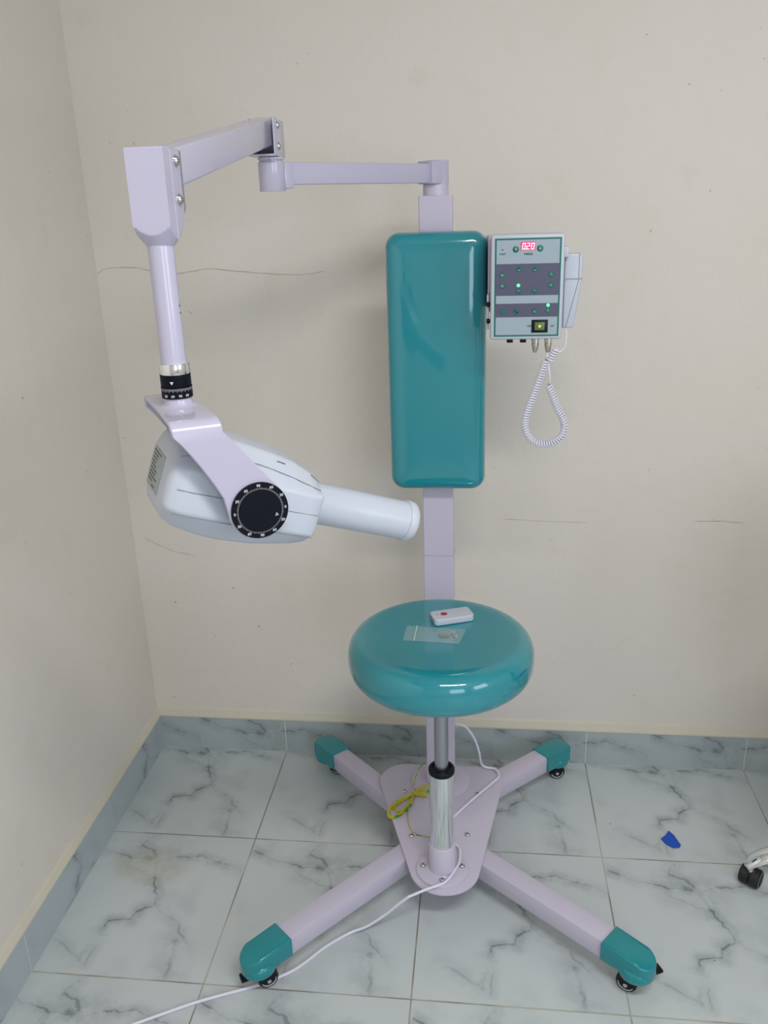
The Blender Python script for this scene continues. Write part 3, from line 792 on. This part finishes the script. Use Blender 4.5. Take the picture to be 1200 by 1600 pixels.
# sockets and connectors under the box
for x in (1.1475, 1.1765):
    MB().box((x, CY + .020, CZ0 - .004), (.0135, .012, .009), MT['black'], .001).build('cable_gland', box)
for x in (1.2035, 1.2315):
    m = MB(); Mk = frame(Vector((x, CY + .018, CZ0)), EX, EY, EZ)
    m.lathe([(0, .001), (.0078, .001), (.0080, -.003), (.0080, -.008), (.0070, -.0085), (.0072, -.010), (.0078, -.0105), (.0078, -.017), (.0066, -.018), (.0064, -.024), (.0045, -.028), (.0040, -.031), (0, -.031)], MT['brass'], 16, M=Mk)
    for k in range(8):
        a = 2 * PI * k / 8; m.box((.0078 * math.cos(a), .0078 * math.sin(a), -.0055), (.0012, .0012, .006), MT['brass'], M=Mk)
    m.build('metal_connector', box)
# hinged mount between box and backrest
m = MB(); m.box((1.1010, -.372, 1.595), (.006, .150, .16), MT['lilac2'], .002)
m.box((1.045, -.3005, 1.595), (.118, .010, .16), MT['lilac2'], .002)
m.build('box_mount', mach)
for z in (1.5345, 1.4985):
    m = MB(); Mk = frame(Vector((1.0995, CY + .022, z)), EY, EZ, EX)
    m.lathe([(0, -.004), (.004, -.004), (.0055, -.002), (.0055, .002), (.004, .004), (0, .004)], MT['black'], 16, M=Mk); m.box((1.0985, CY + .030, z), (.006, .016, .010), MT['gasket'], .001); m.build('hinge_knob', mach)
MB().box((1.0985, CY + .040, 1.517), (.0055, .03, .075), MT['mark'], .002).build('hinge_plate', mach)

# handset hanging on the right side of the box, with its coiled cord
hs = thing('corded_handset', (1.275, -.46, 1.47), 'white hand switch with coiled cord hooked on the control box side', 'handset')
m = MB()
pts = [(1.262, 1.480), (1.2835, 1.480), (1.2865, 1.484), (1.2990, 1.575), (1.3005, 1.585), (1.3005, 1.628), (1.2980, 1.6345), (1.2930, 1.638), (1.262, 1.638)]
m.prism([(x, z) for x, z in pts], 0, .030, MT['white'], .004, 3, M=frame(Vector((0, -.442, 0)), EX, EZ, -EY))
body = m.build('handset_body', hs)
m = MB()
m.tube([(1.2925, -.4725, 1.638), (1.2925, -.4725, 1.582), (1.269, -.4725, 1.481)], .0005, MT['seam'], 6)
m.box((1.281, -.4724, 1.585), (.039, .0012, .0032), MT['gasket'], .0004)
m.box((1.3006, -.458, 1.612), (.0016, .006, .020), MT['black'], .0004)
m.build('seam_line', body)
MB().box((1.262, -.462, 1.642), (.014, .05, .022), MT['white2'], .003).build('holder_clip', hs)
YC = -.487
seg1 = catmull([(1.268, YC, 1.481), (1.270, YC, 1.462), (1.2665, YC, 1.440), (1.258, YC, 1.431), (1.2515, YC, 1.4335), (1.247, YC, 1.436)], 8)
def coil(path, rc, pitch, rt, m, n=9):
    P = catmull(path, 40); L = [0]
    for a, b in zip(P, P[1:]): L.append(L[-1] + (b - a).length)
    T = L[-1]; turns = round(T / pitch); N = turns * n; out = []; j = 0
    up = Vector((0, 1, 0))
    for i in range(N + 1):
        s_ = T * i / N
        while j < len(L) - 2 and L[j + 1] < s_: j += 1
        f = (s_ - L[j]) / max(L[j + 1] - L[j], 1e-9); c = P[j].lerp(P[j + 1], f); t = (P[j + 1] - P[j]).normalized(); sd = t.cross(up)
        a = 2 * PI * i / n; out.append(c + (up * math.cos(a) + sd * math.sin(a)) * rc)
    m.tube(out, rt, MT['cord'], 6)
    return out
m = MB()
c1 = coil([(1.249, YC, 1.437), (1.242, YC, 1.424), (1.236, YC, 1.410)], .0062, .0058, .0021, m)
c2 = coil([(1.2355, YC + .004, 1.355), (1.2465, YC, 1.330), (1.256, YC, 1.305), (1.268, YC, 1.283), (1.2745, YC, 1.262), (1.2700, YC, 1.240), (1.2560, YC, 1.2265), (1.238, YC, 1.220), (1.218, YC, 1.2215), (1.200, YC, 1.231), (1.189, YC, 1.247), (1.1845, YC, 1.270),
           (1.190, YC, 1.298), (1.203, YC, 1.335), (1.2165, YC, 1.375), (1.2275, YC, 1.412)], .0070, .0060, .0021, m)
m.tube(seg1 + [c1[0]], .0019, MT['cord'], 8)
m.tube(catmull([c1[-1], (1.234, YC, 1.40), (1.237, YC - .004, 1.378), (1.237, YC, 1.362), c2[0]], 6), .0019, MT['cord'], 8)
m.tube(catmull([c2[-1], (1.230, YC, 1.420), (1.2312, YC + .004, 1.428), (1.2315, CY + .018, 1.4295)], 6), .0024, MT['cord'], 8)
m.build('coiled_cord', hs)

# ---------------------------------------------------------------- things lying on the seat
rc = thing('remote_control', (1.02, -.56, ZS), 'small white wireless remote with a red button lying on the teal seat', 'remote control')
ra, rb_, rc_, rd = Vector((.9655, -.5515, 0)), Vector((1.0545, -.5193, 0)), Vector((1.0752, -.5665, 0)), Vector((.9851, -.601, 0))
ux = (rb_ - ra + rc_ - rd).normalized(); uy = EZ.cross(ux); cc = (ra + rb_ + rc_ + rd) / 4 + Vector((0, -.008, 0))
Mr = frame(cc + EZ * (ZS + .0013), ux, uy, EZ)
m = MB(); m.prism(rrect(.098, .050, .009, 5), 0, .016, MT['white'], .0022, 3, M=Mr); rbody = m.build('remote_case', rc)
MB().lathe([(0, .0158), (.0078, .0158), (.0076, .0166), (0, .0170)], MT['red'], 28, M=Mr @ Matrix.Translation((-.019, .002, 0)) @ Matrix.Diagonal((1.1, .95, 1, 1))).build('red_button', rbody, label='red push button')
MB().lathe([(0, .0158), (.0016, .0158), (.0016, .0163), (0, .0164)], MT['ink'], 12, M=Mr @ Matrix.Translation((-.036, .004, 0))).build('indicator_dot', rbody)
m = MB()
for k in range(4): m.box((-.0491, .014 - k * .008, .008), (.0008, .004, .004), MT['ink'], M=Mr)
m.build('end_slots', rbody)
# zip bag with the coin cell and key ring
bg = thing('zip_bag', (.965, -.66, ZS), 'small clear resealable plastic bag lying flat in front of the remote', 'plastic bag')
q = [Vector((.9120, -.678, 0)), Vector((1.040, -.688, 0)), Vector((1.0560, -.618, 0)), Vector((.9155, -.606, 0))]
def bagsurf(zo, bump):
    vs = []; N, K = 22, 9
    for i in range(N + 1):
        for j in range(K + 1):
            u, v = i / N, j / K
            p = q[0].lerp(q[1], u).lerp(q[3].lerp(q[2], u), v)
            e = min(u, 1 - u, .25) * 4 * min(v, 1 - v, .25) * 4
            z = bump * e * (.6 + .5 * math.sin(u * 19 + v * 7) * math.sin(v * 11 + u * 4) + 1.3 * math.exp(-((u - .78) / .12) ** 2))
            vs.append((p.x, p.y, ZS + .0008 + zo + z))
    return vs, [(i * (K + 1) + j, (i + 1) * (K + 1) + j, (i + 1) * (K + 1) + j + 1, i * (K + 1) + j + 1) for i in range(N) for j in range(K)]
m = MB()
for zo, bp_ in ((0, 0.0), (.0004, .0042)):
    v_, f_ = bagsurf(zo, bp_); m.add(v_, f_, MT['bag'], True)
bagm = m.build('bag_film', bg)
MB().tube([q[0].lerp(q[1], .20) + EZ * (ZS + .0022), q[3].lerp(q[2], .17) + EZ * (ZS + .0022)], .0011, MT['bagseal'], 8).build('zip_seal', bagm)
m = MB(); m.lathe([(0, 0), (.0128, 0), (.0130, .0003), (.0130, .0019), (.0122, .0024), (0, .0024)], MT['coin'], 36, M=frame(Vector((1.006, -.648, ZS + .0014)), EX, EY, EZ))
m.build('coin_battery', origin=(1.006, -.648, ZS + .0014), label='round silver coin battery inside the clear bag', category='battery')
kr = thing('metal_chain', (1.030, -.655, ZS), 'tiny bunched metal chain in the right end of the clear bag', 'chain')
for i in range(7):
    a = i * 1.1; c = Vector((1.029 + .007 * math.cos(a * 1.7) , -.655 + .013 * math.sin(a), ZS + .0030 + .0004 * (i % 3)))
    m = MB(); m.tube([c + Vector((.0050 * math.cos(q_ * PI / 6) * math.cos(a) - .003 * math.sin(q_ * PI / 6) * math.sin(a), .0050 * math.cos(q_ * PI / 6) * math.sin(a) + .003 * math.sin(q_ * PI / 6) * math.cos(a), .0008 * math.sin(q_ * PI / 6 + i))) for q_ in range(12)], .00065, MT['coin'], 6, closed=True)
    m.build('chain_link', kr)

# ---------------------------------------------------------------- cords on the base
ZC = ZP + .0036
pc = thing('power_cord', (1.03, -.60, ZP), 'white power cord running over the base plate and across the floor', 'cord')
m = MB()
path = [(1.008, -.268, .309), (1.022, -.262, .309), (1.048, -.256, .296), (1.0735, -.252, .255), (1.088, -.246, .205), (1.095, -.230, .152), (1.110, -.222, ZC + .002), (1.1378, -.2260, ZC), (1.148, -.260, ZC), (1.130, -.290, ZC), (1.098, -.334, ZC), (1.061, -.386, ZC), (1.0246, -.4412, ZC), (1.006, -.480, ZC),
        (1.0160, -.535, ZC), (1.0355, -.570, ZC + .001), (1.0400, -.592, ZC + .007), (1.0405, -.616, ZC + .0082), (1.0375, -.640, ZC + .0085), (1.022, -.678, ZC + .009), (1.003, -.706, ZC + .0078), (.9566, -.7275, ZC + .002), (.915, -.742, .120)]
m.tube(catmull(path, 10), .0036, MT['cord'], 10)
m.build('upper_run', pc)
m = MB()
def FZ(x): return .0040
path = [(.915, -.742, .120), (.885, -.740, .088), (.850, -.738, .050), (.806, -.744, .018), (.765, -.756, .006), (.712, -.800, .004), (.665, -.856, .004), (.630, -.888, .004), (.5634, -.9275, .004), (.4937, -.9575, .004), (.4259, -.988, .004), (.3484, -1.030, .004), (.2858, -1.065, .004), (.20, -1.12, .004), (.12, -1.2, .004)]
m.tube(catmull(path, 10), .0040, MT['cord'], 10)
m.build('floor_run', pc)

gw = thing('ground_wire', (.87, -.41, ZP), 'bundled yellow and green earth wire lying on the base plate', 'wire')
def bundle(n, ends, mb, rad=.0014):
    A, K, B = [Vector(e) for e in ends]   # far tip, knot, near end
    for i in range(n):
        f = (i / (n - 1) - .5) * 2; lv = (i % 3) * .0022
        side = EZ.cross((A - K).normalized()); side2 = EZ.cross((B - K).normalized())
        w1 = .017 + .006 * abs(f); w2 = .014
        sh = random.uniform(-.004, .004)
        pts = [K + side * .0018 * f + EZ * (.003 + lv),
               K.lerp(A, .45) + side * w1 * (.6 + .4 * random.random()) + EZ * (.002 + lv), K.lerp(A, .85) + side * w1 * .8 + EZ * (.0015 + lv), A + (A - K).normalized() * sh + EZ * (.0015 + lv),
               K.lerp(A, .82) - side * w1 * .9 + EZ * (.0015 + lv), K.lerp(A, .42) - side * w1 * (.5 + .5 * random.random()) + EZ * (.002 + lv),
               K - side * .0018 * f + EZ * (.0035 + lv),
               K.lerp(B, .4) + side2 * w2 * (.5 + .5 * random.random()) + EZ * (.002 + lv), K.lerp(B, .9) + side2 * w2 * .9 + EZ * (.002 + lv), B + (B - K).normalized() * sh + EZ * (.002 + lv),
               K.lerp(B, .85) - side2 * w2 + EZ * (.002 + lv), K.lerp(B, .4) - side2 * w2 * (.5 + .5 * random.random()) + EZ * (.002 + lv), K + EZ * (.003 + lv)]
        mb.tube(catmull(pts, 6), rad, MT['wire'], 6)
m = MB()
bundle(13, [(.840, -.462, ZP), (.899, -.362, ZP), (.972, -.318, ZP + .006)], m, .00125)
bundle(6, [(.856, -.436, ZP), (.899, -.362, ZP), (.962, -.345, ZP + .002)], m, .00125)
m.tube(catmull([(.936, -.285, .190), (.918, -.290, .178), (.903, -.310, .155), (.899, -.340, ZP + .012), (.899, -.362, ZP + .006)], 8), .0013, MT['wire'], 6)
m.tube(catmull([(.897, -.372, ZP + .003), (.889, -.420, ZP + .002), (.892, -.470, ZP + .002), (.905, -.510, ZP + .0025), (.918, -.526, ZP + .003), (.940, -.530, ZP + .002), (.972, -.535, ZP + .002)], 8), .0013, MT['wire'], 6)
wr = m.build('wire_bundle', gw)
MB().lathe([(0, .0002), (.0058, .0002), (.0058, .0016), (.003, .004), (0, .0042)], MT['bolt'], 16, M=frame(Vector((.917, -.522, ZP + .001)), EX, EY, EZ)).build('ring_terminal', gw)
m = MB(); K = Vector((.899, -.362, ZP + .005)); dr = Vector((.6, .8, 0)); sdv = EZ.cross(dr)
m.tube([K + sdv * .0072 * math.cos(a * PI / 8) + EZ * .0052 * math.sin(a * PI / 8) for a in range(16)], .0009, MT['wire'], 6, closed=True); m.build('wire_tie', gw)

# ---------------------------------------------------------------- blue scrap on the floor
m = MB(); pts = [(1.6413, -.3095), (1.652, -.330), (1.6640, -.366), (1.658, -.377), (1.640, -.381), (1.622, -.364), (1.6130, -.345), (1.628, -.329)]
m.prism(pts, .0004, .0022, MT['blue'])
for i, v in enumerate(m.v):
    if v.z > .001: v.z += .003 * abs(math.sin(i * 1.9))
    else: v.z += .002 * abs(math.sin(i * 1.9))
m.build('paper_scrap', origin=(1.64, -.345, 0), label='small torn blue scrap lying alone on the marble floor', category='paper')

# ---------------------------------------------------------------- office chair just past the right edge
HX, HY = 2.176, -.470
ch = thing('office_chair', (HX, HY, 0), 'office chair with chrome star base and black castors at the right edge', 'chair')
c_ang = math.radians(185)
for k in range(5):
    a = c_ang + 2 * PI * k / 5; d = Vector((math.cos(a), math.sin(a), 0)); s_ = EZ.cross(d)
    m = MB(); rs = []
    for f, w, z, h in ((.03, .032, .150, .040), (.12, .030, .142, .036), (.22, .026, .124, .030), (.30, .024, .106, .028), (.340, .024, .090, .030), (.365, .023, .076, .030), (.380, .018, .064, .020)):
        c = Vector((HX, HY, z)) + d * f
        rs.append([c + s_ * (w * math.cos(b)) + EZ * (h * .5 * math.sin(b) * (1.3 if math.sin(b) > 0 else .8)) for b in [2 * PI * q_ / 16 for q_ in range(16)]])
    m.rings(rs, MT['chrome']); lg = m.build('base_arm', ch)
    cd = math.atan2(-1, .55) if k == 0 else a + 1.1
    pv = Vector((HX, HY, 0)) + d * .364; wd = Vector((math.cos(cd), math.sin(cd), 0))
    axd = Vector((.80, -.60, 0)) if k == 0 else Vector((-wd.y, wd.x, 0)); wd = Vector((axd.y, -axd.x, 0))
    wc_ = pv + Vector((-wd.x, -wd.y, 0)) * .004; r = .026
    w = MB(); Mw = frame(wc_ + EZ * r, wd, EZ, wd.cross(EZ))
    for z0, z1 in ((-.025, -.0010), (.0010, .025)):
        w.lathe([(0, z0), (r - .006, z0), (r - .002, z0 + .0015), (r, z0 + .004), (r, z1 - .003), (r - .003, z1), (0, z1)], MT['rubber'], 32, M=Mw)
    for zz, e in ((-.0252, -1), (.0252, 1)): w.lathe([(r - .0080, zz + e * .0006), (r - .0045, zz + e * .0008), (r - .0030, zz + e * .0004), (r - .0085, zz + e * .002)], MT['oc'], 32, M=Mw, ring=True)
    w.lathe([(0, -.004), (r * .95, -.004), (r * .95, .004), (0, .004)], MT['black'], 28, M=Mw)
    w.lathe([(0, .040), (.010, .040), (.010, .066), (0, .066)], MT['chrome'], 16, M=frame(pv, EX, EY, EZ))
    w.prism([(-.020, .0), (-.012, .022), (.010, .026), (.018, .010), (.010, .0)], -.001, .001, MT['black'], M=frame(wc_ + EZ * r, wd, EZ, wd.cross(EZ)))
    w.build('castor_wheel', lg)
m = MB(); Mo = frame(Vector((HX, HY, 0)), EX, EY, EZ)
m.lathe([(0, .090), (.035, .090), (.038, .14), (.026, .16), (.026, .28), (.015, .285), (.015, .42), (0, .42)], MT['black'], 28, M=Mo); m.build('gas_lift', ch)
m = MB(); m.prism([(x + HX + .01, y + HY + .01) for x, y in rrect(.46, .46, .10, 8)], .42, .50, MT['fabric'], .025, 4); m.build('seat', ch)
m = MB(); m.prism([(x + HX - .06, z + .84) for x, z in rrect(.52, .50, .09, 8)], 0, .06, MT['fabric'], .02, 4, M=frame(Vector((0, HY - .23, 0)), EX, EZ, -EY)); m.build('backrest', ch)
m = MB(); m.tube(catmull([(HX, HY - .05, .41), (HX, HY - .20, .42), (HX, HY - .215, .50), (HX, HY - .215, .68)], 6), .016, MT['black'], 10); m.build('backrest_bar', ch)

for o in ALL:
    if '_w' in o: del o['_w']
